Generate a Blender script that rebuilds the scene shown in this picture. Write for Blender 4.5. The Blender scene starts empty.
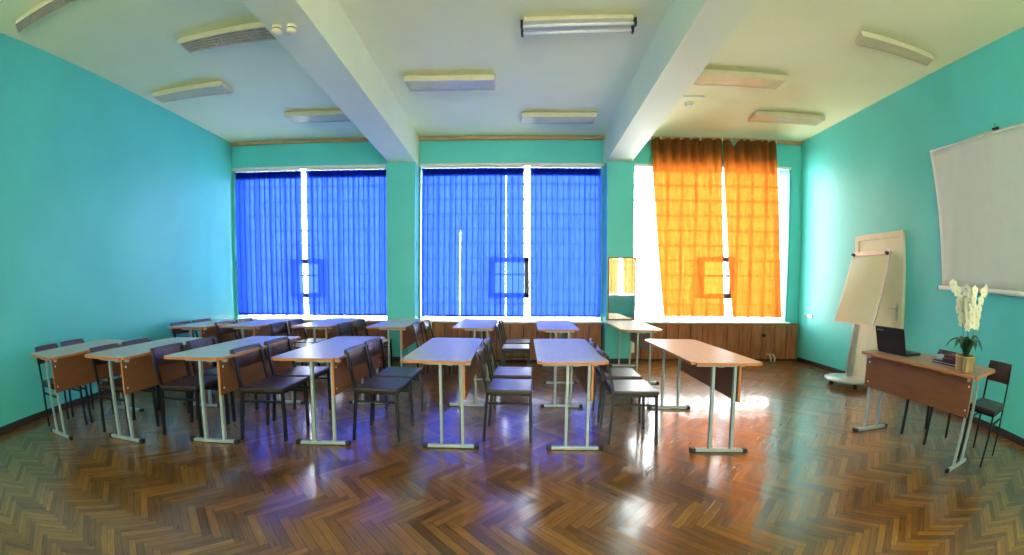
import bpy, bmesh, math, random
from mathutils import Vector, Matrix
random.seed(7)
sc = bpy.context.scene
COL = sc.collection
PI = math.pi

# ------------------------------------------------------------------ camera (wide fisheye lens, polynomial fit)
cam = bpy.data.cameras.new('camera'); camo = bpy.data.objects.new('camera', cam); COL.objects.link(camo); sc.camera = camo
R_ = (0.9997341, 0.02270784, 0.0040104); U_ = (-0.00544862, 0.06363231, 0.99795854); F_ = (-0.02240629, 0.99771503, -0.06373912)
camo.matrix_world = Matrix(((R_[0], U_[0], -F_[0], 0), (R_[1], U_[1], -F_[1], 0), (R_[2], U_[2], -F_[2], 1.35), (0, 0, 0, 1)))
cam.type = 'PANO'; cam.panorama_type = 'FISHEYE_LENS_POLYNOMIAL'
cam.sensor_width = 36; cam.sensor_fit = 'HORIZONTAL'; cam.fisheye_fov = math.radians(220)
s_ = 1024 / 36 / 500
cam.fisheye_polynomial_k0 = 0
cam.fisheye_polynomial_k1 = -1.2349713794 * s_
cam.fisheye_polynomial_k2 = -0.5863943496 * s_ ** 2
cam.fisheye_polynomial_k3 = 2.0530218631 * s_ ** 3
cam.fisheye_polynomial_k4 = -1.3728542307 * s_ ** 4
cam.shift_x = (512 - 505.98) / 1024
cam.shift_y = (307.81 - 277.5) / 555

# ------------------------------------------------------------------ world: bright overcast sky
w = bpy.data.worlds.new('world'); sc.world = w; w.use_nodes = True
bg = w.node_tree.nodes['Background']
bg.inputs[0].default_value = (0.93, 0.98, 1.0, 1); bg.inputs[1].default_value = 11.0
try:
    w.cycles.sampling_method = 'AUTOMATIC'
except Exception:
    pass
sc.view_settings.view_transform = 'Standard'
try: sc.view_settings.look = 'None'
except Exception: pass
sc.view_settings.exposure = 1.36
sc.view_settings.gamma = 1.0
sc.view_settings.use_curve_mapping = False

# ------------------------------------------------------------------ room dimensions
D = 6.70; XL = -5.17; XR = 5.10; H = 3.905; KL = 0.289; KR = -0.344; YB = -3.0
def lx(y): return XL + KL * (D - y) / 5
def rx(y): return XR + KR * (D - y) / 5
def portal(name, x0, x1, z0, z1, y, facing):
    l = bpy.data.lights.new(name, 'AREA'); l.shape = 'RECTANGLE'; l.size = x1 - x0; l.size_y = z1 - z0
    l.cycles.is_portal = True
    o = bpy.data.objects.new(name, l); COL.objects.link(o)
    o.location = ((x0 + x1) / 2, y, (z0 + z1) / 2)
    o.rotation_euler = (-PI / 2 if facing < 0 else PI / 2, 0, 0)
for i, (a, b) in enumerate(((-5.2, -2.2), (-1.7, 1.53), (1.97, 4.9))):
    portal('window_daylight', a, b, .72, 3.36, 7.12, -1)
REAR_FILL = ((-3.6, -2.5), (-.7, 1.0), (1.7, 4.25))  # openings added and sized for fill light; the mirror shows the right one
for a, b in REAR_FILL:
    portal('rear_fill_daylight', a, b, .9, 3.3, YB - .12, 1)

# ------------------------------------------------------------------ materials
MATS = {}
def node_mat(name):
    m = bpy.data.materials.new(name); m.use_nodes = True
    return m, m.node_tree, m.node_tree.nodes, m.node_tree.links
def mat(name, col, rough=.5, metal=0., var=.08, scale=6., bump=0., bscale=80., coat=0., stretch=None, spec=None):
    m, t, n, l = node_mat(name); b = n['Principled BSDF']
    tc = n.new('ShaderNodeTexCoord'); mp = n.new('ShaderNodeMapping'); l.new(tc.outputs['Object'], mp.inputs[0])
    if stretch: mp.inputs['Scale'].default_value = stretch
    nz = n.new('ShaderNodeTexNoise'); nz.inputs['Scale'].default_value = scale; nz.inputs['Detail'].default_value = 4
    l.new(mp.outputs[0], nz.inputs[0])
    r = n.new('ShaderNodeValToRGB')
    r.color_ramp.elements[0].position = .3; r.color_ramp.elements[1].position = .7
    r.color_ramp.elements[0].color = [max(0, c * (1 - var)) for c in col] + [1]
    r.color_ramp.elements[1].color = [min(1, c * (1 + var)) for c in col] + [1]
    l.new(nz.outputs[0], r.inputs[0]); l.new(r.outputs[0], b.inputs['Base Color'])
    b.inputs['Roughness'].default_value = rough; b.inputs['Metallic'].default_value = metal
    if coat: b.inputs['Coat Weight'].default_value = coat; b.inputs['Coat Roughness'].default_value = .1
    if spec is not None: b.inputs['Specular IOR Level'].default_value = spec
    if bump:
        n2 = n.new('ShaderNodeTexNoise'); n2.inputs['Scale'].default_value = bscale; l.new(tc.outputs['Object'], n2.inputs[0])
        bp = n.new('ShaderNodeBump'); bp.inputs['Strength'].default_value = bump; bp.inputs['Distance'].default_value = .01
        l.new(n2.outputs[0], bp.inputs['Height']); l.new(bp.outputs[0], b.inputs['Normal'])
    MATS[name] = m; return m
def cloth(name, col_trans, col_diff, f_trans, grain=30., refl=.2, col_refl=None):
    """thin fabric: part see-through, part translucent, part reflecting"""
    m, t, n, l = node_mat(name); n.remove(n['Principled BSDF']); out = n['Material Output']
    tr = n.new('ShaderNodeBsdfTransparent'); tl = n.new('ShaderNodeBsdfTranslucent'); df = n.new('ShaderNodeBsdfDiffuse')
    tc = n.new('ShaderNodeTexCoord'); mp = n.new('ShaderNodeMapping'); mp.inputs['Scale'].default_value = (1, 1, .12)
    nz = n.new('ShaderNodeTexNoise'); nz.inputs['Scale'].default_value = grain; l.new(tc.outputs['Object'], mp.inputs[0]); l.new(mp.outputs[0], nz.inputs[0])
    def colr(c, node):
        r = n.new('ShaderNodeValToRGB'); r.color_ramp.elements[0].position = .3; r.color_ramp.elements[1].position = .7
        r.color_ramp.elements[0].color = [v * .85 for v in c] + [1]; r.color_ramp.elements[1].color = [min(1, v * 1.12) for v in c] + [1]
        l.new(nz.outputs[0], r.inputs[0]); l.new(r.outputs[0], node.inputs[0])
    colr(col_trans, tr); colr(col_diff, tl); colr(col_refl or col_diff, df)
    m1 = n.new('ShaderNodeMixShader'); m1.inputs[0].default_value = refl; l.new(tl.outputs[0], m1.inputs[1]); l.new(df.outputs[0], m1.inputs[2])
    m2 = n.new('ShaderNodeMixShader'); m2.inputs[0].default_value = f_trans; l.new(m1.outputs[0], m2.inputs[1]); l.new(tr.outputs[0], m2.inputs[2])
    l.new(m2.outputs[0], out.inputs[0]); MATS[name] = m; return m

M = MATS
mat('wall_paint', (.11, .60, .56), .42, var=.05, scale=1.2, bump=.10, bscale=9)
mat('ceiling_paint', (.86, .87, .55), .8, var=.03, scale=1.0, bump=.08, bscale=14)
mat('beam_paint', (.82, .86, .60), .6, var=.03, scale=1.5)
mat('baseboard', (.035, .03, .028), .4)
mat('cornice_wood', (.50, .31, .14), .5, var=.15, scale=3, stretch=(1, 8, 8))
mat('panel_wood', (.34, .11, .035), .42, var=.35, scale=4, stretch=(6, 6, .7))
mat('panel_gap', (.03, .015, .01), .7)
mat('sill_white', (.75, .74, .70), .35)
mat('frame_turquoise', (.09, .42, .42), .4)
mat('casement_grey', (.10, .12, .14), .5)
mat('laminate', (.60, .53, .43), .36, var=.07, scale=5, stretch=(8, 1, 8))
mat('laminate_brown', (.50, .25, .12), .3, var=.12, scale=5, stretch=(8, 1, 8))
mat('edge_wood', (.55, .20, .06), .4)
mat('panel_brown', (.24, .088, .032), .38, var=.12, scale=4, stretch=(6, 1, 6))
mat('frame_grey', (.42, .47, .46), .38, metal=.25)
mat('black_plastic', (.012, .012, .014), .45)
mat('black_metal', (.012, .012, .013), .32, metal=.2)
mat('vinyl', (.055, .026, .022), .34, var=.1, scale=10, bump=.05)
mat('lamp_cream', (.70, .62, .42), .45)
mat('lamp_lens', (.66, .60, .34), .3)
mat('lamp_louver', (.60, .54, .38), .5)
mat('tube_glass', (.85, .88, .85), .15)
mat('chrome', (.6, .6, .58), .2, metal=1)
mat('screen_white', (.62, .66, .58), .6, var=.02)
mat('white_plastic', (.78, .78, .70), .35)
mat('door_cream', (.72, .68, .48), .4, var=.04)
mat('board_white', (.58, .68, .48), .18, var=.02)
mat('silver', (.60, .61, .60), .3, metal=.7)
mat('laptop_black', (.012, .012, .014), .3)
mat('logo_silver', (.6, .6, .6), .3, metal=.5)
mat('book_maroon', (.16, .03, .03), .5)
mat('book_dark', (.02, .02, .022), .5)
mat('paper', (.75, .74, .70), .7)
mat('gold_pot', (.45, .30, .13), .35, metal=.6)
mat('soil', (.05, .03, .02), .9)
mat('leaf', (.02, .08, .03), .35)
mat('stem', (.07, .11, .03), .5)
mat('petal', (.86, .82, .60), .5)
mat('petal_center', (.75, .5, .08), .5)
mat('mortar', (.62, .62, .60), .8)
cloth('blind_blue', (.019, .046, .27), (.008, .027, .25), .20, refl=.12)
cloth('curtain_orange', (.20, .056, .007), (.33, .068, .007), .28, refl=.35, col_refl=(.30, .17, .06))
cloth('curtain_tan', (.16, .10, .04), (.20, .12, .045), .4, refl=.25)
cloth('glass_block', (.93, .96, .96), (.9, .93, .93), .72, refl=.1)
cloth('mortar_light', (.7, .7, .68), (.75, .75, .7), .4, refl=.25)
cloth('rear_glass', (.90, .92, .80), (.9, .9, .8), .85, refl=.2)  # rear pane clarity and yellowish tint set for the fill light
m, t, n, l = node_mat('mirror_glass'); b = n['Principled BSDF']; b.inputs['Metallic'].default_value = 1; b.inputs['Roughness'].default_value = .03; b.inputs['Base Color'].default_value = (.8, .8, .75, 1); M['mirror_glass'] = m

def parquet():
    m, t, n, l = node_mat('parquet'); b = n['Principled BSDF']
    def mt(op, a, b_=None, c=None):
        x = n.new('ShaderNodeMath'); x.operation = op
        for i, v in enumerate((a, b_, c)):
            if v is None: continue
            if isinstance(v, (int, float)): x.inputs[i].default_value = v
            else: l.new(v, x.inputs[i])
        return x.outputs[0]
    tc = n.new('ShaderNodeTexCoord'); mp = n.new('ShaderNodeMapping'); l.new(tc.outputs['Object'], mp.inputs[0])
    mp.inputs['Rotation'].default_value = (0, 0, PI / 4 )
    W = .050; N = 7
    mp.inputs['Scale'].default_value = (1 / W, 1 / W, 1)
    sx = n.new('ShaderNodeSeparateXYZ'); l.new(mp.outputs[0], sx.inputs[0])
    x, y = mt('ADD', sx.outputs[0], 6000.0), mt('ADD', sx.outputs[1], 6000.0)
    i, j = mt('FLOOR', x), mt('FLOOR', y); fx, fy = mt('FRACT', x), mt('FRACT', y)
    k = mt('FLOORED_MODULO', mt('SUBTRACT', i, j), 2 * N)
    hz = mt('LESS_THAN', k, N - .5)
    ih = mt('SUBTRACT', i, k); jv = mt('SUBTRACT', j, mt('SUBTRACT', 2 * N - 1, k))
    def mix(a, c): return mt('ADD', mt('MULTIPLY', hz, a), mt('MULTIPLY', mt('SUBTRACT', 1, hz), c))
    pi_, pj = mix(ih, i), mix(j, jv)
    along = mix(mt('ADD', k, fx), mt('ADD', mt('SUBTRACT', 2 * N - 1, k), fy)); across = mix(fy, fx)
    cb = n.new('ShaderNodeCombineXYZ'); l.new(mt('SUBTRACT', pi_, 5900), cb.inputs[0]); l.new(mt('SUBTRACT', pj, 5900), cb.inputs[1]); l.new(hz, cb.inputs[2])
    wn = n.new('ShaderNodeTexWhiteNoise'); wn.noise_dimensions = '3D'; l.new(cb.outputs[0], wn.inputs[0])
    # grain
    cg = n.new('ShaderNodeCombineXYZ'); l.new(mt('MULTIPLY', along, .22), cg.inputs[0]); l.new(mt('MULTIPLY', across, 3.5), cg.inputs[1]); l.new(mt('MULTIPLY', wn.outputs[0], 60), cg.inputs[2])
    ng = n.new('ShaderNodeTexNoise'); ng.inputs['Scale'].default_value = 1.6; ng.inputs['Detail'].default_value = 5; l.new(cg.outputs[0], ng.inputs[0])
    v = mt('ADD', mt('ADD', .25, mt('MULTIPLY', wn.outputs[0], .27)), mt('MULTIPLY', ng.outputs[0], .42))
    # worn patches
    nb = n.new('ShaderNodeTexNoise'); nb.inputs['Scale'].default_value = .55; nb.inputs['Detail'].default_value = 3; l.new(tc.outputs['Object'], nb.inputs[0])
    v = mt('ADD', v, mt('MULTIPLY', mt('SUBTRACT', nb.outputs[0], .5), .5))
    r = n.new('ShaderNodeValToRGB'); e = r.color_ramp.elements
    e[0].position = .08; e[0].color = (.030, .010, .0012, 1); e[1].position = 1.0; e[1].color = (.88, .40, .036, 1)
    a = e.new(.45); a.color = (.13, .046, .0045, 1); a = e.new(.75); a.color = (.36, .138, .012, 1)
    l.new(v, r.inputs[0])
    L = float(N)
    gap = mt('MINIMUM', mt('MINIMUM', across, mt('SUBTRACT', 1, across)), mt('MINIMUM', along, mt('SUBTRACT', L, along)))
    g = mt('GREATER_THAN', gap, .028)
    mx = n.new('ShaderNodeMix'); mx.data_type = 'RGBA'; l.new(g, mx.inputs[0]); mx.inputs[6].default_value = (.02, .008, .003, 1); l.new(r.outputs[0], mx.inputs[7])
    l.new(mx.outputs[2], b.inputs['Base Color'])
    b.inputs['Coat Weight'].default_value = .85; b.inputs['Coat IOR'].default_value = 1.5; b.inputs['Coat Roughness'].default_value = .17; l.new(mt('ADD', .08, mt('MULTIPLY', ng.outputs[0], .09)), b.inputs['Coat Roughness'])
    rg = mt('ADD', .22, mt('MULTIPLY', ng.outputs[0], .16)); l.new(rg, b.inputs['Roughness'])
    b.inputs['Specular IOR Level'].default_value = .25
    # each board is tipped a little
    h = mt('ADD', mt('MULTIPLY', mt('MULTIPLY', mt('SUBTRACT', wn.outputs[0], .5), across), .9), mt('MULTIPLY', g, .25))
    bp = n.new('ShaderNodeBump'); bp.inputs['Strength'].default_value = .35; bp.inputs['Distance'].default_value = .004
    l.new(mt('ADD', h, mt('MULTIPLY', ng.outputs[0], .35)), bp.inputs['Height']); l.new(bp.outputs[0], b.inputs['Normal']); l.new(bp.outputs[0], b.inputs['Coat Normal'])
    M['parquet'] = m
parquet()

# ------------------------------------------------------------------ mesh helpers
class MB:
    def __init__(s): s.bm = bmesh.new(); s.mats = []
    def mi(s, m):
        if m not in s.mats: s.mats.append(m)
        return s.mats.index(m)
    def poly(s, vs, fs, m=None, smooth=False):
        bv = [s.bm.verts.new(v) for v in vs]; k = s.mi(m) if m else 0
        for f in fs:
            try: fc = s.bm.faces.new([bv[i] for i in f])
            except ValueError: continue
            fc.material_index = k; fc.smooth = smooth
        return bv
    def box(s, x0, x1, y0, y1, z0, z1, m=None, mx=None, bev=0.):
        vs = [Vector((x, y, z)) for x in (x0, x1) for y in (y0, y1) for z in (z0, z1)]
        if mx is not None: vs = [mx @ v for v in vs]
        bv = s.poly(vs, [(0, 1, 3, 2), (4, 6, 7, 5), (0, 4, 5, 1), (2, 3, 7, 6), (0, 2, 6, 4), (1, 5, 7, 3)], m)
        if bev:
            ed = {e for v in bv for e in v.link_edges}
            r = bmesh.ops.bevel(s.bm, geom=list(ed), offset=bev, segments=2, affect='EDGES', profile=.5)
            if m:
                for f in r['faces']: f.material_index = s.mi(m)
        return s
    def bar(s, p0, p1, wd, ht=None, m=None, up=(0, 0, 1), bev=0.):
        p0, p1 = Vector(p0), Vector(p1); d = (p1 - p0); L = d.length; d.normalize(); ht = ht or wd
        u = Vector(up)
        if abs(d.dot(u)) > .98: u = Vector((0, 1, 0))
        a = d.cross(u).normalized(); u = a.cross(d)
        mx = Matrix(((d.x, a.x, u.x, p0.x), (d.y, a.y, u.y, p0.y), (d.z, a.z, u.z, p0.z), (0, 0, 0, 1)))
        return s.box(0, L, -wd / 2, wd / 2, -ht / 2, ht / 2, m, mx, bev)
    def tube(s, pts, r, seg=8, m=None, cap=True):
        pts = [Vector(p) for p in pts]; rs = r if isinstance(r, (list, tuple)) else [r] * len(pts); rings = []
        ref = None
        for i, p in enumerate(pts):
            d = (pts[min(i + 1, len(pts) - 1)] - pts[max(i - 1, 0)]).normalized()
            if ref is None: ref = Vector((0, 0, 1)) if abs(d.z) < .9 else Vector((1, 0, 0))
            a = d.cross(ref).normalized(); b_ = d.cross(a); ref = -b_ if False else ref
            rings.append([s.bm.verts.new(p + (a * math.cos(2 * PI * k / seg) + b_ * math.sin(2 * PI * k / seg)) * rs[i]) for k in range(seg)])
        k_ = s.mi(m) if m else 0
        for i in range(len(rings) - 1):
            for k in range(seg):
                f = s.bm.faces.new([rings[i][k], rings[i][(k + 1) % seg], rings[i + 1][(k + 1) % seg], rings[i + 1][k]]); f.smooth = True; f.material_index = k_
        if cap:
            for rg in (rings[0], rings[-1]):
                try: s.bm.faces.new(rg).material_index = k_
                except ValueError: pass
        return s
    def lathe(s, prof, seg=24, c=(0, 0, 0), m=None, flute=0):
        rings = []
        for r, z in prof:
            rings.append([s.bm.verts.new((c[0] + r * (1 + (flute * (k % 2))) * math.cos(2 * PI * k / seg), c[1] + r * (1 + flute * (k % 2)) * math.sin(2 * PI * k / seg), c[2] + z)) for k in range(seg)])
        k_ = s.mi(m) if m else 0
        for i in range(len(rings) - 1):
            for k in range(seg):
                f = s.bm.faces.new([rings[i][k], rings[i][(k + 1) % seg], rings[i + 1][(k + 1) % seg], rings[i + 1][k]]); f.smooth = not flute; f.material_index = k_
        for rg in (rings[0], rings[-1]):
            try: s.bm.faces.new(rg).material_index = k_
            except ValueError: pass
        return s
    def build(s, name, m=None, parent=None, fix=True):
        if fix: bmesh.ops.recalc_face_normals(s.bm, faces=s.bm.faces)
        me = bpy.data.meshes.new(name); s.bm.to_mesh(me); s.bm.free()
        for k in (s.mats or [m]): me.materials.append(M[k])
        o = bpy.data.objects.new(name, me); COL.objects.link(o)
        if parent: o.parent = parent
        return o
def empty(name, loc=(0, 0, 0), rz=0.):
    o = bpy.data.objects.new(name, None); COL.objects.link(o); o.location = loc; o.rotation_euler = (0, 0, rz); o.empty_display_size = .1; return o
def tag(o, label, cat, group=None):
    o['label'] = label; o['category'] = cat
    if group: o['group'] = group
    return o
def struct(o): o['kind'] = 'structure'; return o
def copy_tree(o, parent=None):
    c = o.copy(); COL.objects.link(c); c.parent = parent
    for ch in list(o.children): copy_tree(ch, c)
    return c

# ------------------------------------------------------------------ room shell
T = .25
YW = 6.98     # plane of the glass block walls
def quadbox(name, p, z0, z1, m):     # p: 4 xy corners
    b = MB(); vs = [(x, y, z0) for x, y in p] + [(x, y, z1) for x, y in p]
    b.poly(vs, [(0, 1, 2, 3), (7, 6, 5, 4), (0, 4, 5, 1), (1, 5, 6, 2), (2, 6, 7, 3), (3, 7, 4, 0)], m)
    return struct(b.build(name))
YE = 7.15
quadbox('floor', [(lx(YB) - T, YB - T), (rx(YB) + T, YB - T), (rx(YE) + T, YE), (lx(YE) - T, YE)], -.1, 0, 'parquet')
quadbox('ceiling', [(lx(YB) - T, YB - T), (rx(YB) + T, YB - T), (rx(YE) + T, YE), (lx(YE) - T, YE)], H, H + .15, 'ceiling_paint')
quadbox('wall_left', [(lx(YB), YB - T), (lx(YE), YE), (lx(YE) - T, YE), (lx(YB) - T, YB - T)], 0, H, 'wall_paint')
quadbox('wall_right', [(rx(YB), YB - T), (rx(YE), YE), (rx(YE) + T, YE), (rx(YB) + T, YB - T)], 0, H, 'wall_paint')
C1 = (-2.19, -1.69); C2 = (1.54, 2.00); YC = 6.45
BAYS = [(lx(D) , C1[0]), (C1[1], C2[0]), (C2[1], rx(D))]
ZS, ZT = .70, 3.43
# back wall: spandrels and columns (one piece of masonry)
b = MB()
for a, c in BAYS: b.box(a - .02 if a < -4 else a, c + .02 if c > 4 else c, D, YE, ZT, H, 'wall_paint')
for a, c in (C1, C2): b.box(a, c, YC, YE, 0, H, 'wall_paint')
b.box(4.90, rx(D) + .05, D, YE, 0, ZT, 'wall_paint')
b.box(lx(D) - .05, lx(D) + .01, D, YE, 0, ZT, 'wall_paint')
for a, c in BAYS: b.box(a, c, 6.72, YE, 0, ZS - .03, 'wall_paint')
struct(b.build('wall_back'))
# rear wall behind the camera, its three window openings sized for fill light
b = MB(); x0, x1 = lx(YB) - .1, rx(YB) + .1
b.box(x0, x1, YB - T, YB, 0, .9, 'wall_paint'); b.box(x0, x1, YB - T, YB, 3.3, H, 'wall_paint')
xs = [x0] + [v for ab in REAR_FILL for v in ab] + [x1]
for k in range(0, len(xs), 2): b.box(xs[k], xs[k + 1], YB - T, YB, .9, 3.3, 'wall_paint')
struct(b.build('wall_rear'))
# ceiling beams
def beam(xa, xb, xc, xd, name, bow=0):     # edges at y=6.45 (xa,xb) and y=2.65 (xc,xd)
    def ex(p, q, y): return p + (q - p) * (YC - y) / (YC - 2.65)
    quadbox(name, [(ex(xa, xc, YB), YB), (ex(xb, xd, YB), YB), (xb, D + .02), (xa, D + .02)], 3.40, H, 'beam_paint')
beam(-2.16, -1.685, -1.99, -1.59, 'ceiling_beam')
beam(1.535, 1.965, 1.38, 1.75, 'ceiling_beam')
# baseboards
def wallboard(name, f, s, y0, y1):
    p = [(f(y0), y0), (f(y1), y1), (f(y1) + s * .018, y1), (f(y0) + s * .018, y0)]
    quadbox(name, p, 0, .07, 'baseboard')
wallboard('baseboard_left', lx, 1, YB, 6.62)
wallboard('baseboard_right', rx, -1, YB, 4.28)
wallboard('baseboard_right', rx, -1, 5.34, 6.62)
b = MB()
for a, c in (C1, C2): b.box(a - .012, c + .012, YC - .014, YC + .1, 0, .08, 'baseboard')
struct(b.build('baseboard_back'))
# tan cornice strips over each bay
for k, (a, c) in enumerate(BAYS):
    bb = MB(); bb.box(a + .01, c - .01, D - .05, D, H - .062, H - .012, 'cornice_wood', bev=.006)
    bb.box(a + .01, c - .01, D - .06, D - .045, H - .03, H - .012, 'cornice_wood')
    struct(bb.build('trim_%d' % (k + 1)))
# wood panelling below the sills
for k, (a, c) in enumerate(BAYS):
    bb = MB(); bb.box(a + .005, c - .005, 6.665, 6.715, 0.0, ZS - .035, 'panel_gap')
    n_ = max(1, round((c - a) / .225)); wd = (c - a - .04) / n_
    for i in range(n_):
        xa = a + .02 + i * wd
        bb.box(xa + .007, xa + wd - .007, 6.64, 6.67, .03, ZS - .045, 'panel_wood', bev=.004)
    bb.box(a + .01, c - .01, 6.635, 6.672, ZS - .075, ZS - .045, 'panel_wood')
    struct(bb.build('trim_%d' % (k + 4)))

# windows: glass block walls with a small casement in each
def window(k, a, c, cx, zc0=1.08, zc1=1.80, hw=.32):
    root = MB(); y0, y1 = YW, YW + .09; cw = .265; n_ = round((c - a) / cw); cw = (c - a) / n_; rows = 10; ch = (ZT - ZS) / rows; g = .008
    for i in range(n_ + 1):
        x = a + i * cw
        if cx - hw < x < cx + hw:
            root.box(x - g, x + g, y0, y1, ZS, zc0, 'mortar_light'); root.box(x - g, x + g, y0, y1, zc1, ZT, 'mortar_light')
        else: root.box(x - g, x + g, y0, y1, ZS, ZT, 'mortar_light')
    for j in range(rows + 1):
        z = ZS + j * ch
        if zc0 < z < zc1:
            root.box(a, cx - hw, y0 + .001, y1 - .001, z - g * 1.4, z + g * 1.4, 'mortar_light'); root.box(cx + hw, c, y0 + .001, y1 - .001, z - g * 1.4, z + g * 1.4, 'mortar_light')
        else: root.box(a, c, y0 + .001, y1 - .001, z - g * 1.4, z + g * 1.4, 'mortar_light')
    o = struct(root.build('window_%d' % k))
    p = MB(); ym = YW + .05
    p.box(a, cx - hw, ym, ym + .004, ZS, ZT, 'glass_block'); p.box(cx + hw, c, ym, ym + .004, ZS, ZT, 'glass_block')
    p.box(cx - hw, cx + hw, ym, ym + .004, ZS, zc0, 'glass_block'); p.box(cx - hw, cx + hw, ym, ym + .004, zc1, ZT, 'glass_block')
    p.build('glass_blocks', None, o)
    f = MB(); t_ = .085
    f.box(cx - hw, cx - hw + t_, YW - .06, YW + .1, zc0, zc1, 'casement_grey'); f.box(cx + hw - t_, cx + hw, YW - .06, YW + .1, zc0, zc1, 'casement_grey')
    f.box(cx - hw, cx + hw, YW - .06, YW + .1, zc1 - t_, zc1, 'casement_grey'); f.box(cx - hw, cx + hw, YW - .06, YW + .1, zc0, zc0 + t_, 'casement_grey')
    f.box(cx - hw + t_, cx + hw - t_, YW - .02, YW + .03, zc0 + .40, zc0 + .43, 'casement_grey')
    fo = f.build('casement_frame', None, o)
    sill = MB(); sill.box(a + .006, c - .006, 6.60, YW + .1, ZS - .032, ZS - .002, 'sill_white', bev=.006); sill.build('sill', None, o)
    tr = MB(); tt = .035
    tr.box(a, c, D - .01, D + .03, ZT - .03, ZT + .012, 'sill_white')
    tr.build('head_rail', None, o)
    jm = MB(); jm.box(a, a + tt, D + .005, YW, ZS, ZT - .03, 'frame_turquoise'); jm.box(c - tt, c, D + .005, YW, ZS, ZT - .03, 'frame_turquoise'); jm.build('jambs', None, o)
    return o
window(1, BAYS[0][0] + .012, C1[0], -3.88)
window(2, C1[1], C2[0], -.10, hw=.35)
window(3, C2[1], 4.90, 3.70, 1.10, 1.86)
for k, (a, c) in enumerate(REAR_FILL):  # rear windows behind the camera, sized as sources of fill daylight
    bb = MB(); n_ = 9
    for i in range(n_ + 1):
        x = a + (c - a) * i / n_; bb.box(x - .012, x + .012, YB - .12, YB - .04, .9, 3.3, 'mortar')
    for j in range(10):
        z = .9 + 2.4 * j / 9; bb.box(a, c, YB - .119, YB - .041, z - .014, z + .014, 'mortar')
    o = struct(bb.build('window_%d' % (k + 4)))
    p = MB(); p.box(a, c, YB - .08, YB - .076, .9, 3.3, 'rear_glass'); p.build('glass_blocks', None, o)

# ------------------------------------------------------------------ blinds and curtains
def vblind(xa, xb, label, gaps=(), lowgaps=(), seed=1):
    rnd = random.Random(seed); y = 6.75
    root = empty('vertical_blind', ((xa + xb) / 2, y, ZT - .05)); cx = (xa + xb) / 2
    tag(root, label, 'blind', 'blue vertical blinds')
    hr = MB(); hr.box(xa - cx, xb - cx, -.022, .022, 0.0, .028, 'sill_white'); hr.build('head_rail', None, root)
    sl = MB(); n_ = round((xb - xa) / .098); st = (xb - xa) / n_; z0 = .765 - (ZT - .05)
    for i in range(n_):
        x = xa + (i + .5) * st - cx; ang = math.radians(rnd.uniform(7, 17)); hw = st * .56
        for g in gaps:
            if abs(x + cx - g) < st * .5: x -= st * .16; hw *= .86; ang = math.radians(14)
        low = [g for g in lowgaps if abs(x + cx - g) < st * .5]
        dx, dy = hw * math.cos(ang), hw * math.sin(ang); bow = .006; vs = []; fs = []; S = 5
        zs = (-.004, z0 * .40, z0 * .44, z0 * .7, z0)
        for k in range(S + 1):
            u = -1 + 2 * k / S
            for q, z in enumerate(zs):
                uu = u
                if low and q >= 2: uu = u * .80 - .20
                vs.append((x + dx * uu + math.sin(ang) * bow * (1 - u * u), dy * uu + math.cos(ang) * bow * (1 - u * u), z))
        Q = len(zs)
        for k in range(S):
            for q in range(Q - 1): a0 = Q * k + q; fs.append((a0, a0 + 1, a0 + Q + 1, a0 + Q))
        sl.poly(vs, fs, 'blind_blue', True)
    sl.build('slats', None, root, fix=False)
    vl = MB(); vl.box(xa - cx + .01, xb - cx - .01, .030, .034, -.135, -.012, 'blind_blue'); vl.build('top_strip', None, root)
    hem = MB()
    for i in range(n_):
        x = xa + (i + .5) * st - cx
        hem.box(x - st * .45, x + st * .45, -.003, .005, z0 - .004, z0 + .026, 'blind_blue')
    hem.build('bottom_weights', None, root)
    return root
vblind(-5.15, -3.865, 'translucent blue vertical blind beside the left wall')
vblind(-3.755, -2.225, 'translucent blue vertical blind reaching to the left side of the left column', seed=2)
vblind(-1.64, .155, 'wide blue vertical blind right of the left column, with thin bright gaps', gaps=(-.22,), lowgaps=(-.98,), seed=3)
vblind(.265, 1.50, 'blue vertical blind between the bright gap and the mirror column', seed=4)

def curtain(name, top, bot, y, z0, z1, folds, label, m, amp=.035, sag=None, seed=0, notch=None):
    rnd = random.Random(seed); b_ = MB(); nx, nz = folds * 10, 26; ph = [rnd.uniform(-.6, .6) for _ in range(folds + 2)]
    cx = (top[0] + top[1]) / 2; V = []
    for j in range(nz + 1):
        t_ = j / nz; z = z0 + (z1 - z0) * t_; a = bot[0] + (top[0] - bot[0]) * t_ ** .8; c = bot[1] + (top[1] - bot[1]) * t_ ** .8
        for i in range(nx + 1):
            u = i / nx; f = u * folds; k = int(f); p = ph[k] * (1 - (f - k)) + ph[min(k + 1, folds + 1)] * (f - k)
            w_ = math.sin(2 * PI * (f + .35 * p + .12 * math.sin(3 * t_ + k))) * amp * (.55 + .6 * t_)
            x = a + (c - a) * u + .25 * amp * math.cos(2 * PI * f)
            zz = z
            if notch and j == nz: zz = z - .16 * max(0, 1 - abs(u - notch) / .1)
            elif notch and j == nz - 1: zz = z - .07 * max(0, 1 - abs(u - notch) / .1)
            V.append((x - cx, w_, zz - z1))
    F = [(j * (nx + 1) + i, j * (nx + 1) + i + 1, (j + 1) * (nx + 1) + i + 1, (j + 1) * (nx + 1) + i) for j in range(nz) for i in range(nx)]
    root = empty(name, (cx, y, z1)); tag(root, label, 'curtain')
    b_.poly(V, F, m, True); b_.build('fabric', None, root, fix=False)
    for i in range(folds + 1):
        r = MB(); x = top[0] + (top[1] - top[0]) * (i + .02) / (folds + .04) - cx
        r.box(x - .006, x + .006, -.004, .03, -.02, .03, 'white_plastic'); r.build('hook', None, root)
    return root
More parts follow.
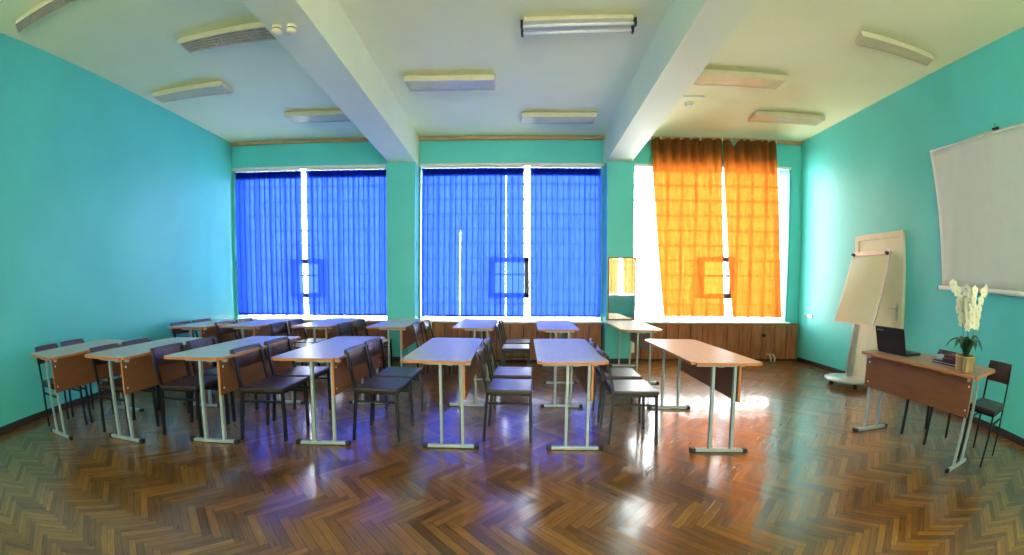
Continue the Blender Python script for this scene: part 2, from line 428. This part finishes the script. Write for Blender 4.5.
curtain('curtain', (2.30, 3.50), (2.58, 3.66), 6.54, .80, 3.83, 7, 'orange translucent curtain hanging beside the column with the mirror', 'curtain_orange', seed=5)
curtain('curtain', (3.53, 4.52), (3.79, 4.68), 6.54, .79, 3.83, 6, 'orange translucent curtain nearest the right wall, its top sagging at one hook', 'curtain_orange', seed=9, notch=.2)
a, c = REAR_FILL[2]; a = 2.75; mid = 3.45
curtain('curtain', (a - .05, mid - .03), (a, mid - .12), YB + .14, .95, 3.62, 6, 'tan curtain on the rear wall, seen only in the mirror, left half', 'curtain_tan', seed=20)
curtain('curtain', (mid + .03, c + .1), (mid + .10, c + .05), YB + .14, .95, 3.62, 6, 'tan curtain on the rear wall, seen only in the mirror, right half', 'curtain_tan', seed=30)
b = MB(); b.bar((a - .15, YB + .14, 3.64), (c + .2, YB + .14, 3.64), .03, .02, 'cornice_wood')
for x in (a - .1, mid, c + .15): b.box(x - .01, x + .01, YB - .002, YB + .14, 3.635, 3.65, 'cornice_wood')
struct(b.build('trim_7'))

# ------------------------------------------------------------------ school desks
def make_desk(off=.10, top_mat='laminate', sign=1, w_=.56, l_=1.28):
    """origin on the floor at the centre of the T feet; modesty panel on the +x side (sign=1)"""
    root = empty('school_desk')
    tp = MB(); c = -off * sign; tp.box(c - w_ / 2, c + w_ / 2, -l_ / 2, l_ / 2, .728, .75, 'edge_wood', bev=0)
    ve = [e for e in tp.bm.edges if abs(e.verts[0].co.z - e.verts[1].co.z) > .01]
    bmesh.ops.bevel(tp.bm, geom=ve, offset=.035, segments=4, affect='EDGES')
    k = tp.mi(top_mat)
    for f in tp.bm.faces:
        if abs(f.normal.z) > .5: f.material_index = k
    bmesh.ops.recalc_face_normals(tp.bm, faces=tp.bm.faces)
    for f in tp.bm.faces:
        if abs(f.normal.z) > .5: f.material_index = k
    tp.build('tabletop', None, root)
    for sy in (-1, 1):
        y = sy * (l_ / 2 - .095); fr = MB()
        for x in (-.075 * sign, .098 * sign): fr.box(x - .0115, x + .0115, y - .015, y + .015, .03, .712, 'frame_grey', bev=.003)
        fr.box(-.21 * sign if sign > 0 else -.17, .17 if sign > 0 else .21, y - .012, y + .012, .702, .728, 'frame_grey')
        fo = fr.build('leg_frame', None, root)
        ft = MB(); ft.box(-.215, .215, y - .017, y + .017, .005, .031, 'frame_grey', bev=.004); ft.build('foot', None, fo)
        for sx in (-1, 1):
            cp = MB(); cp.box(sx * .21 - .02, sx * .21 + .02, y - .02, y + .02, 0, .034, 'black_plastic', bev=.004); cp.build('foot_cap', None, fo)
    rl = MB(); rl.box(-.02, .02, -l_ / 2 + .11, l_ / 2 - .11, .69, .71, 'frame_grey'); rl.build('cross_rail', None, root)
    pn = MB(); px = .1195 * sign; pn.box(px - .009, px + .009, -l_ / 2 + .055, l_ / 2 - .055, .425, .722, 'edge_wood')
    bmesh.ops.recalc_face_normals(pn.bm, faces=pn.bm.faces); k = pn.mi('panel_brown')
    for f in pn.bm.faces:
        if abs(f.normal.x) > .5: f.material_index = k
    po = pn.build('modesty_panel', None, root)
    for y in (-l_ / 2 + .095, l_ / 2 - .095):
        for z in (.48, .66):
            sb = MB(); sb.box(px + sign * .009 - .002, px + sign * .009 + .002, y - .008, y + .008, z - .008, z + .008, 'white_plastic')
            sb.build('screw_cap', None, po)
    return root
FR = 'double desks in the row nearest the camera'; BR = 'double desks in the row by the windows'
near = [(-4.14, 2.95, .03), (-3.40, 3.30, .04), (-2.56, 3.50, .03), (-1.607, 3.56, .02), (-.516, 3.56, 0.), (.509, 3.55, -.02), (1.675, 3.505, -.03)]
far = [(-4.47, 5.50, .04), (-3.78, 5.66, .04), (-2.77, 5.74, .04), (-1.68, 5.74, .02), (-.46, 5.80, -.01), (.635, 5.65, -.03), (1.765, 5.63, -.05)]
NL = ['double desk closest to the left wall in the row nearest the camera', 'double desk second from the left wall in the row nearest the camera',
      'double desk third from the left wall in the nearest row', 'double desk fourth from the left wall, its top shining violet, nearest row',
      'double desk third from the door end of the row nearest the camera', 'double desk with violet-grey top, second from the door end of the nearest row',
      'double desk with warm beige top at the door end of the nearest row']
FL = ['double desk closest to the left wall in the window row', 'double desk second from the left wall in the window row',
      'double desk third from the left wall in the window row', 'double desk standing before the left column in the window row',
      'double desk under the wide blue blind in the window row', 'double desk under the blue blind next to the mirror in the window row',
      'double desk before the mirror column at the end of the window row']
P1 = make_desk(.10); P2 = make_desk(.04); P3 = make_desk(0.0)
used = set()
def put(proto, loc, rz, label, cat, group):
    o = proto if proto.name not in used else copy_tree(proto)
    used.add(o.name); o.location = loc; o.rotation_euler = (0, 0, rz); tag(o, label, cat, group); return o
for k, (x, y, a) in enumerate(near): put(P3 if k == 6 else P2 if k == 5 else P1, (x, y, 0), a, NL[k], 'desk', FR)
for k, (x, y, a) in enumerate(far): put(P2 if k >= 5 else P1, (x, y, 0), a, FL[k], 'desk', BR)
td = make_desk(.12, 'laminate_brown', -1, .60, 1.42); td.location = (3.44, 2.65, 0); td.rotation_euler = (0, 0, .05); td.name = 'teacher_desk'
tag(td, "teacher's desk with brown front panel, carrying laptop and orchid", 'desk')

# ------------------------------------------------------------------ chairs
def make_chair():
    """faces +x, origin on the floor under the seat centre"""
    root = empty('classroom_chair')
    s = MB(); nx = 6; pts = []
    s.box(-.19, .19, -.205, .205, .435, .467, 'vinyl', bev=.012); s.build('seat', None, root)
    # curved backrest pad
    bk = MB(); V = []; n_ = 8; zz = (.615, .63, .77, .785)
    for side in (0, 1):
        for j, z in enumerate(zz):
            for i in range(n_ + 1):
                u = -1 + 2 * i / n_; lean = -.215 - (z - .45) * .16
                th = .022 if 0 < j < 3 else .012
                x = lean - .020 * (1 - u * u) + (th / 2 if side else -th / 2)
                V.append((x, u * .19, z))
    F = []; R = n_ + 1; Z = len(zz)
    for side in (0, 1):
        for j in range(Z - 1):
            for i in range(n_):
                a = side * R * Z + j * R + i; F.append((a, a + 1, a + R + 1, a + R))
    for i in range(n_):
        for j in (0, Z - 1): a = j * R + i; F.append((a, a + 1, a + 1 + R * Z, a + R * Z))
    for j in range(Z - 1):
        for i in (0, n_): a = j * R + i; F.append((a, a + R, a + R + R * Z, a + R * Z))
    bk.poly(V, F, 'vinyl', True); bk.build('backrest', None, root)
    for sy in (-1, 1):
        y = sy * .18
        lg = MB(); lg.bar((-.215, y, 0), (-.185, y, .43), .022, m='black_metal', up=(0, 1, 0)); lg.bar((-.185, y, .42), (-.252, y * .99, .76), .022, m='black_metal', up=(0, 1, 0)); lg.build('rear_leg', None, root)
        lg = MB(); lg.bar((.185, y, 0), (.172, y, .43), .022, m='black_metal', up=(0, 1, 0)); lg.build('front_leg', None, root)
        st = MB(); st.box(-.19, .178, y - .009, y + .009, .335, .353, 'black_metal'); st.build('side_stretcher', None, root)
    fr = MB()
    for sy in (-1, 1): fr.box(-.19, .18, sy * .18 - .011, sy * .18 + .011, .413, .437, 'black_metal')
    for x in (-.185, .172): fr.box(x - .011, x + .011, -.18, .18, .413, .436, 'black_metal')
    fr.build('seat_frame', None, root)
    return root
CP = make_chair()
CG1 = 'chairs in the row nearest the camera'; CG2 = 'chairs in the row by the windows'
who = ['at the desk against the left wall', 'at the second desk from the left wall', 'at the third desk from the left wall', 'at the fourth desk from the left wall',
       'at the desk in line with the left column', 'at the second desk from the door end', 'facing the warm beige desk']
nearch = [(-4.34, 2.665, .03), (-4.355, 3.11, .03), (-3.555, 2.99, .03), (-3.57, 3.43, .03), (-2.915, 3.19, .03), (-2.925, 3.63, .03), (-2.135, 3.23, .01), (-2.14, 3.69, .01),
          (-1.155, 3.29, -.04), (-1.16, 3.74, -.04), (-.03, 3.33, -.06), (-.01, 3.86, -.06), (1.02, 3.28, -.03), (1.05, 3.80, -.06)]
farch = [(-4.63, 5.19, .04), (-4.645, 5.62, .04), (-4.02, 5.34, .03), (-4.03, 5.77, .03), (-3.12, 5.23, .02), (-3.13, 5.70, .02), (-2.17, 5.29, 0.), (-2.13, 5.74, 0.),
         (-1.13, 5.37, -.02), (-1.08, 5.80, -.02), (.02, 5.44, -.03), (.05, 5.98, -.03)]
whof = ['beside the left wall', 'second from the left wall', 'third from the left wall', 'at the desk before the left column', 'right of the left column', 'under the wide blue blind']
for k, (x, y, a) in enumerate(nearch):
    put(CP, (x, y, 0), a, 'black chair, nearest row, %s place %s' % (('camera-side', 'window-side')[k % 2], who[k // 2]), 'chair', CG1)
for k, (x, y, a) in enumerate(farch):
    put(CP, (x, y, 0), a, 'black chair in window row %s, %s one' % (whof[k // 2], ('camera side', 'window side')[k % 2]), 'chair', CG2)
put(CP, (3.86, 1.99, 0), PI + .08, "dark chair behind the end of the teacher's desk, next to the orchid", 'chair', "chairs behind the teacher's desk")
put(CP, (3.80, 2.84, 0), PI - .05, "dark chair pushed in behind the teacher's desk, mostly hidden by books", 'chair', "chairs behind the teacher's desk")

# ------------------------------------------------------------------ ceiling lamps
def lamp(x, y, rz, label, louver=False, L=1.12):
    root = empty('fluorescent_light', (x, y, H), rz); tag(root, label, 'ceiling light', 'fluorescent ceiling lights')
    h = MB(); a, c = L / 2, .135; zt, zb = -.002, -.085
    vs = [(-a + .05, -c + .03, zt), (a - .05, -c + .03, zt), (a - .05, c - .03, zt), (-a + .05, c - .03, zt),
          (-a, -c, -.03), (a, -c, -.03), (a, c, -.03), (-a, c, -.03), (-a + .01, -c + .01, zb), (a - .01, -c + .01, zb), (a - .01, c - .01, zb), (-a + .01, c - .01, zb),
          (-a + .03, -c + .03, zb), (a - .03, -c + .03, zb), (a - .03, c - .03, zb), (-a + .03, c - .03, zb)]
    fs = [(0, 1, 2, 3)]
    for q in (0, 4, 8):
        for i in range(4): fs.append((q + i, q + (i + 1) % 4, q + 4 + (i + 1) % 4, q + 4 + i))
    h.poly(vs, fs, 'lamp_cream'); h.build('housing', None, root)
    d = MB()
    d.box(-a + .03, a - .03, -c + .03, c - .03, zb + (.03 if louver else .004), zb + (.034 if louver else .008), 'lamp_lens')
    if louver:
        n_ = 26
        for i in range(n_ + 1):
            xx = -a + .03 + (L - .06) * i / n_; d.box(xx - .003, xx + .003, -c + .03, c - .03, zb, zb + .03, 'lamp_louver')
        for i in range(5):
            yy = -c + .03 + (2 * c - .06) * i / 4; d.box(-a + .03, a - .03, yy - .003, yy + .003, zb + .001, zb + .028, 'lamp_louver')
        d.build('louver', None, root)
    else:
        for i in range(24):
            xx = -a + .05 + (L - .1) * i / 23; d.box(xx - .006, xx + .006, -c + .035, c - .035, zb + .001, zb + .004, 'lamp_lens')
        d.build('diffuser', None, root)
    return root
lamp(-4.04, 1.18, .58, 'cream ceiling light cut by the corner above the left wall', True)
lamp(-2.90, 3.54, .09, 'cream ceiling light with a louvre grid, left of the left beam', True)
lamp(-4.22, 4.54, .10, 'cream ceiling light nearest the left wall in the second row', False)
lamp(-2.86, 5.66, .0, 'cream ceiling light half hidden behind the left beam, near the windows', False)
lamp(-.81, 4.80, 0., 'ceiling light just right of the left beam, middle bay', False)
lamp(.65, 5.84, 0., 'small looking ceiling light nearest the wide blue blinds, middle bay', False)
lamp(2.72, 4.62, -.03, 'ceiling light partly behind the right beam', False)
lamp(3.95, 3.06, -.33, 'ceiling light nearest the right wall above the projection screen', False)
lamp(4.07, 5.62, -.06, 'ceiling light above the orange curtain at the right wall', False)
root = empty('bare_tube_light', (.60, 3.74, H), -.06); tag(root, 'ceiling light without cover, two bare tubes on a white plate, middle bay', 'ceiling light', 'fluorescent ceiling lights')
b = MB(); b.box(-.52, .52, -.09, .09, -.045, -.002, 'lamp_cream', bev=.008); b.build('mounting_plate', None, root)
for sy in (-1, 1):
    b = MB(); b.tube([(-.53, sy * .055, -.075), (.53, sy * .055, -.075)], .015, 12, 'tube_glass'); tb = b.build('tube', None, root)
    for sx in (-1, 1):
        b = MB(); b.box(sx * .54 - .012, sx * .54 + .012, sy * .055 - .022, sy * .055 + .022, -.098, -.02, 'black_plastic', bev=.003); b.build('tube_holder', None, root)
# smoke detector with conduit
root = empty('smoke_detector', (2.44, 5.42, H)); tag(root, 'small white smoke detector on the ceiling beside the right beam', 'smoke detector')
b = MB(); b.lathe([(.0, -.001), (.055, -.001), (.055, -.02), (.045, -.035), (.03, -.05), (.0, -.052)], 20, m='white_plastic'); b.build('housing', None, root)
b = MB(); b.lathe([(.031, -.040), (.0465, -.036), (.046, -.033), (.031, -.036)], 20, m='black_plastic'); b.build('vent_ring', None, root)
b = MB(); b.box(1.90, 2.56, 5.20, 5.222, H - .02, H - .001, 'white_plastic'); tag(b.build('cable_duct'), 'thin white cable duct on the ceiling by the smoke detector', 'cable duct')
for k, (x, y) in enumerate(((-1.90, 2.90), (-1.78, 2.92))):
    root = empty('alarm_sensor', (x, y, 3.40)); tag(root, 'round cream device under the left beam, %s of the two' % ('nearer the left wall', 'nearer the middle bay')[k], 'sensor', 'round devices under the left beam')
    b = MB(); b.lathe([(.0, 0), (.042, 0), (.042, -.018), (.036, -.02), (.036, -.03), (.045, -.034), (.045, -.055), (.03, -.068), (.0, -.072)], 18, m='lamp_cream'); b.build('body', None, root)
    b = MB(); b.lathe([(.037, -.021), (.0385, -.022), (.0385, -.028), (.037, -.029)], 18, m='black_plastic'); b.build('ring', None, root)

# ------------------------------------------------------------------ mirror on the right column
root = empty('wall_mirror', (1.80, YC - .012, 1.27), -.045); tag(root, 'tall framed mirror on the column, reflecting a tan curtain', 'mirror')
b = MB(); hw, hh, t_ = .235, .53, .018
for a in ((-hw, -hw + t_, -hh, hh), (hw - t_, hw, -hh, hh), (-hw, hw, hh - t_, hh), (-hw, hw, -hh, -hh + t_)): b.box(a[0], a[1], -.022, -.001, a[2], a[3], 'panel_brown')
b.build('frame', None, root)
b = MB(); b.box(-hw + t_, hw - t_, -.012, -.002, -hh + t_, hh - t_, 'mirror_glass'); b.build('glass', None, root)
# small white box low on the column, pipe stubs and round vent by the panelling
b = MB(); b.box(2.03, 2.09, 6.56, 6.63, .16, .42, 'white_plastic', bev=.006); b.box(2.05, 2.07, 6.59, 6.61, .42, .66, 'white_plastic'); tag(b.build('junction_box'), 'narrow white box on the panelling beside the mirror column', 'junction box')
for k, x in enumerate((4.53, 4.60)):
    b = MB(); b.tube([(x, 6.55, .0), (x, 6.55, .08), (x - .02, 6.57, .125), (x - .03, 6.64, .13)], .011, 8, 'white_plastic')
    tag(b.build('pipe_stub'), 'short white pipe at the foot of the panelling, %s of two' % ('farther from', 'nearer to')[k] + ' the corner', 'pipe', 'white pipe stubs')
root = empty('wall_valve', (4.42, 6.64, .46)); tag(root, 'dark round valve handle on the wood panelling under the orange curtain', 'valve')
b = MB(); b.tube([(0, 0, 0), (0, -.03, 0)], .012, 8, 'black_metal'); b.build('stem', None, root)
b = MB(); b.tube([(0, -.02, 0), (0, -.04, 0)], .035, 10, 'black_metal'); b.build('handle', None, root)

# ------------------------------------------------------------------ right wall: door, screen
def on_right(y, off=0.): # matrix: local x along wall (towards camera, -y), local y = into room, z up
    d = Vector((rx(y - 1) - rx(y), -1, 0)).normalized(); nrm = Vector((-1, 0, 0)); nrm = (nrm - d * nrm.dot(d)).normalized()
    p = Vector((rx(y), y, 0)) + nrm * off
    return Matrix(((d.x, nrm.x, 0, p.x), (d.y, nrm.y, 0, p.y), (0, 0, 1, 0), (0, 0, 0, 1)))
b = MB(); L = .94
for a in ((-.02, .05, 0, 2.04), (L - .05, L + .02, 0, 2.04), (-.02, L + .02, 2.00, 2.08)): b.box(a[0], a[1], .0005, .05, a[2], a[3], 'door_cream', bev=.004)
dr = b.build('door_1'); struct(dr); dr.matrix_world = on_right(5.29)
b = MB(); b.box(.052, L - .052, .0005, .028, .01, 1.998, 'door_cream', bev=.003); lf = b.build('door_leaf', None, dr)
b = MB(); b.box(L - .125, L - .085, .028, .034, .93, 1.15, 'silver', bev=.002); b.tube([(L - .105, .03, 1.08), (L - .105, .075, 1.08)], .009, 8, 'silver'); b.tube([(L - .105, .07, 1.08), (L - .235, .07, 1.08)], .009, 8, 'silver'); b.build('door_handle', None, lf)
b = MB()
for z in (.3, 1.75):
    b = MB(); b.box(.045, .06, .03, .045, z - .04, z + .04, 'silver'); b.build('hinge', None, dr)

root = empty('projection_screen'); root.matrix_world = on_right(3.62, .03); tag(root, 'white projection screen hanging on the right wall', 'projection screen')
L = 2.9; b = MB(); nx, nz = 44, 18; V = []; 
for j in range(nz + 1):
    for i in range(nx + 1):
        u, v = i / nx, j / nz; x = u * L + (.03 * (1 - v)) * (1 - u); z = 1.40 + 1.56 * v + .03 * math.sin(PI * u) * v
        r1 = math.exp(-((x - (.18 + .22 * v + .10 * v * v)) / .05) ** 2) * .022 * (1 - .5 * v); r2 = .010 * math.sin(5 * x + 2 * v) + .012 * math.exp(-((x - 1.1 - .3 * v) / .12) ** 2)
        V.append((x, .012 + r1 + r2, z))
F = [(j * (nx + 1) + i, j * (nx + 1) + i + 1, (j + 1) * (nx + 1) + i + 1, (j + 1) * (nx + 1) + i) for j in range(nz) for i in range(nx)]
b.poly(V, F, 'screen_white', True); so = b.build('screen_fabric', None, root, fix=False)
md = so.modifiers.new('thickness', 'SOLIDIFY'); md.thickness = .003
b = MB(); b.tube([(-.02, .02, 1.375), (L + .02, .02, 1.375)], .026, 14, 'white_plastic'); bo = b.build('bottom_bar', None, root)
b = MB(); b.tube([(-.045, .02, 1.375), (-.02, .02, 1.375)], .018, 10, 'black_plastic'); b.build('end_cap', None, bo)
b = MB(); b.tube([(0, .02, 2.965), (L, .02, 2.965)], .008, 8, 'white_plastic'); b.build('top_bar', None, root)
b = MB(); b.tube([(1.55, -.028, 3.05), (1.55, .02, 3.05), (1.55, .03, 3.02), (1.55, .02, 2.975)], .006, 6, 'black_metal'); b.box(1.47, 1.63, .008, .032, 2.985, 3.01, 'black_plastic'); b.build('hanging_hook', None, root)

# ------------------------------------------------------------------ flip chart on a round wheeled base
root = empty('flip_chart', (4.62, 4.93, 0)); tag(root, 'whiteboard easel on a round wheeled base before the cream door', 'whiteboard')
def P(x, y, z): return (x - 4.62, y - 4.93, z)
lean = .282; bx, by, bz = 4.525, 4.831, .865; hgt = .992; wd = .682
up = Vector((math.sin(lean), 0, math.cos(lean))); al = Vector((0, -1, 0)); nr = up.cross(al)
if nr.x > 0: nr = -nr
def bm_(o_): # board matrix: local x along board, local y = thickness (room side negative->away), z up
    p = Vector(P(bx, by, bz)); yv = -nr
    return Matrix(((al.x, yv.x, up.x, p.x), (al.y, yv.y, up.y, p.y), (al.z, yv.z, up.z, p.z), (0, 0, 0, 1)))
mx = bm_(0)
b = MB(); b.box(-wd / 2, wd / 2, 0, .014, 0, hgt, 'board_white', mx); b.build('board', None, root)
b = MB()
for a in ((-wd / 2 - .006, -wd / 2 + .010, -.006, hgt + .006), (wd / 2 - .010, wd / 2 + .006, -.006, hgt + .006), (-wd / 2, wd / 2, -.006, .010), (-wd / 2, wd / 2, hgt - .010, hgt + .006)):
    b.box(a[0], a[1], -.004, .018, a[2], a[3], 'silver', mx)
b.build('board_frame', None, root)
b = MB(); b.box(-wd / 2 + .03, wd / 2 - .03, -.016, -.005, hgt - .05, hgt - .02, 'silver', mx); 
cl = b.build('paper_clamp', None, root)
for sx in (-1, 1):
    b = MB(); p0 = mx @ Vector((sx * (wd / 2 - .035), -.006, hgt - .035)); p1 = mx @ Vector((sx * (wd / 2 - .035), -.05, hgt - .035)); b.tube([p0, p1], .022, 12, 'black_plastic'); b.build('clamp_knob', None, root)
b = MB(); top = mx @ Vector((0, .035, .55)); base = Vector(P(4.60, 4.93, .10))
mid = mx @ Vector((0, .045, .02)); 
b.bar(base, mid, .085, .045, 'silver', up=(0, 1, 0), bev=.008); b.bar(mid, top, .07, .035, 'silver', up=(0, 1, 0), bev=.006); b.build('column', None, root)
b = MB(); b.lathe([(.0, .065), (.30, .065), (.315, .075), (.315, .09), (.30, .10), (.20, .112), (.06, .125), (.0, .125)], 32, m='silver'); b.build('round_base', None, root)
for k in range(5):
    a = 2 * PI * k / 5 + .5; x, y = .27 * math.cos(a), .27 * math.sin(a)
    b = MB(); b.tube([(x - .012, y, .028), (x + .012, y, .028)], .028, 12, 'black_plastic'); b.box(x - .016, x + .016, y - .012, y + .012, .03, .068, 'black_plastic'); b.build('caster', None, root)

# ------------------------------------------------------------------ things on the teacher's desk
TZ = .7505
root = empty('laptop', (3.43, 3.13, TZ), PI / 2 + .03); tag(root, "open black laptop on the teacher's desk, lid turned to the class", 'laptop')
# local: screen faces -y ... base extends towards -y (the teacher sits on +x side of the desk)
b = MB(); b.box(-.175, .175, -.235, 0, 0, .022, 'laptop_black', bev=.005); base_ = b.build('base', None, root)
b = MB()
for r in range(5):
    for c in range(14): b.box(-.155 + c * .0222, -.155 + c * .0222 + .018, -.19 + r * .026 + .05, -.19 + r * .026 + .071, .0222, .0245, 'book_dark')
kb = b.build('keyboard', None, base_)
tl = math.radians(14); lm = Matrix.Translation((0, .0, .018)) @ Matrix.Rotation(-tl, 4, 'X')
b = MB(); b.box(-.175, .175, 0, .012, 0, .235, 'laptop_black', lm, bev=.004); lid = b.build('lid', None, root)
b = MB(); b.box(-.160, .160, -.0015, .0005, .02, .222, 'book_dark', lm); b.build('screen', None, lid)
try:
    cu = bpy.data.curves.new('wordmark', 'FONT'); cu.body = 'lenovo'; cu.size = .026; cu.extrude = .0004; cu.align_x = 'LEFT'
    to = bpy.data.objects.new('tmp_text', cu); COL.objects.link(to)
    dg = bpy.context.evaluated_depsgraph_get(); me = bpy.data.meshes.new_from_object(to.evaluated_get(dg)); bpy.data.objects.remove(to)
    me.materials.clear(); me.materials.append(M['logo_silver'])
    wo = bpy.data.objects.new('wordmark', me); COL.objects.link(wo); wo.parent = lid
    # read from behind the lid (+y side)
    wo.matrix_local = lm @ Matrix.Translation((.150, .0126, .195)) @ Matrix.Rotation(PI, 4, 'Z') @ Matrix.Rotation(PI / 2, 4, 'X')
except Exception as ex:
    print('text', ex)
root = empty('folder', (3.62, 2.49, TZ), .05); tag(root, "flat black document tray beneath the books on the teacher's desk", 'folder')
b = MB(); b.box(-.13, .13, -.17, .17, 0, .006, 'book_dark'); b.build('tray', None, root)
b = MB(); b.box(-.12, .12, -.16, .155, .0065, .016, 'paper'); b.build('papers', None, root)
b = MB(); b.box(-.13, .13, -.17, .17, .0165, .022, 'book_dark'); b.build('cover', None, root)
def book(name, x, y, z, w_, l_, h_, rz, mt_, label):
    root = empty(name, (x, y, z), rz); tag(root, label, 'book', "books on the teacher's desk")
    b = MB(); b.box(-w_ / 2, w_ / 2, -l_ / 2, l_ / 2, 0, .003, mt_); b.box(-w_ / 2, w_ / 2, -l_ / 2, l_ / 2, h_ - .003, h_, mt_); b.box(-w_ / 2, -w_ / 2 + .003, -l_ / 2, l_ / 2, .003, h_ - .003, mt_); b.build('cover', None, root)
    b = MB(); b.box(-w_ / 2 + .0035, w_ / 2 - .005, -l_ / 2 + .004, l_ / 2 - .004, .0032, h_ - .0032, 'paper'); b.build('pages', None, root)
z = TZ + .0225
book('book', 3.61, 2.44, z, .17, .22, .026, .1, 'book_maroon', "maroon book lying lowest in the small pile on the teacher's desk"); z += .0265
book('book', 3.62, 2.45, z, .15, .20, .022, -.12, 'book_maroon', "maroon book on top of the small pile near the orchid")
root = empty('notepad', (3.60, 2.61, TZ + .0225), .2); tag(root, "small white notepad beside the maroon books on the tray", 'notepad')
b = MB(); b.box(-.05, .05, -.042, .042, 0, .035, 'paper', bev=.002); b.build('sheets', None, root)
b = MB(); b.box(-.05, .05, .0425, .046, 0, .036, 'white_plastic'); b.build('binding', None, root)

# orchid
root = empty('potted_orchid', (3.42, 2.17, TZ)); tag(root, "white orchid in a fluted gold pot on the teacher's desk", 'plant')
b = MB(); b.lathe([(.0, 0), (.098, 0), (.104, .01), (.112, .110), (.117, .115), (.115, .123), (.104, .121), (.102, .10), (.0, .10)], 36, m='gold_pot', flute=-.04); b.build('pot', None, root)
b = MB(); b.lathe([(.0, .10), (.100, .101), (.04, .112), (.0, .115)], 18, m='soil'); b.build('soil', None, root)
rnd = random.Random(3)
def blade(b, base, ang, length, width, lift, m):
    d = Vector((math.cos(ang), math.sin(ang), 0)); s_v = Vector((-math.sin(ang), math.cos(ang), 0)); V = []; n_ = 8
    for i in range(n_ + 1):
        t_ = i / n_; w2 = width * math.sin(PI * min(1, .12 + .88 * t_) ** .8) * .5 + .002; p = Vector(base) + d * length * t_ + Vector((0, 0, lift * (2.2 * t_ - 1.9 * t_ * t_)))
        V += [p - s_v * w2 + Vector((0, 0, .008)), p, p + s_v * w2 + Vector((0, 0, .008))]
    F = []
    for i in range(n_):
        a = 3 * i; F += [(a, a + 1, a + 4, a + 3), (a + 1, a + 2, a + 5, a + 4)]
    b.poly(V, F, m, True)
for k in range(9):
    b = MB(); blade(b, (0, 0, .11), 2 * PI * k / 9 + rnd.uniform(-.2, .2), rnd.uniform(.15, .23), .10, rnd.uniform(.14, .26), 'leaf'); lf = b.build('leaf', None, root, fix=False)
    md = lf.modifiers.new('thickness', 'SOLIDIFY'); md.thickness = .003
def flower(b, c, nrm, s):
    nrm = Vector(nrm).normalized(); a = nrm.cross(Vector((0, 0, 1))).normalized(); u = a.cross(nrm)
    for k in range(5):
        t_ = PI / 2 + 2 * PI * k / 5; d = a * math.cos(t_) + u * math.sin(t_); sd = nrm.cross(d); wv = s * (.52 if k in (1, 4) else .34); V = []
        for (l_, w_, o_) in ((.05, .15, 0), (.35, 1., .10), (.7, 1., .12), (1., .3, .02)):
            V += [c + d * s * l_ - sd * wv * w_ + nrm * s * o_ * .4, c + d * s * l_ + nrm * s * o_, c + d * s * l_ + sd * wv * w_ + nrm * s * o_ * .4]
        F = []
        for i in range(3): q = 3 * i; F += [(q, q + 1, q + 4, q + 3), (q + 1, q + 2, q + 5, q + 4)]
        b.poly(V, F, 'petal', True)
    r = bmesh.ops.create_icosphere(b.bm, subdivisions=1, radius=s * .16, matrix=Matrix.Translation(c + nrm * s * .12)); kk = b.mi('petal_center')
    for v in r['verts']:
        for f in v.link_faces: f.material_index = kk
for k in range(4):
    a = 2 * PI * k / 4 + .6; bx_, by_ = .022 * math.cos(a), .022 * math.sin(a); lean_ = (.08 * math.cos(a) , .11 * math.sin(a))
    pts = []; Ht = rnd.uniform(.47, .56)
    for i in range(13):
        t_ = i / 12; pts.append(Vector((bx_ + lean_[0] * t_ + (.04 * math.cos(a) * max(0, t_ - .75) * 3), by_ + lean_[1] * t_ + (.08 * math.sin(a) * max(0, t_ - .75) * 3), .11 + Ht * t_ - .12 * max(0, t_ - .85) ** 2)))
    b = MB(); b.tube(pts, .0035, 6, 'stem'); sp = b.build('flower_stem', None, root)
    for i in range(10):
        b = MB(); t_ = .46 + .058 * i; q = min(12, t_ * 12); p = pts[int(q)].lerp(pts[min(12, int(q) + 1)], q - int(q))
        an = a + (.9 if i % 2 else -.9) + rnd.uniform(-.6, .6); dv = Vector((math.cos(an), math.sin(an), rnd.uniform(-.1, .3)))
        flower(b, p + dv * .03, dv + Vector((-.8, -.8, 0)), rnd.uniform(.040, .054)); b.build('blossom', None, sp, fix=False)

# wall details: cable and socket in the right corner
b = MB(); b.box(rx(6.3) - .012, rx(6.3), 6.30, 6.42, .80, .86, 'white_plastic', bev=.003)
b.tube([(rx(6.4) - .008, 6.42, .84), (rx(6.5) - .02, 6.50, .86), (rx(6.55) - .02, 6.56, .80)], .004, 6, 'white_plastic')
tag(b.build('cable_bracket'), 'tiny white cable bracket in the corner right of the orange curtain', 'bracket')
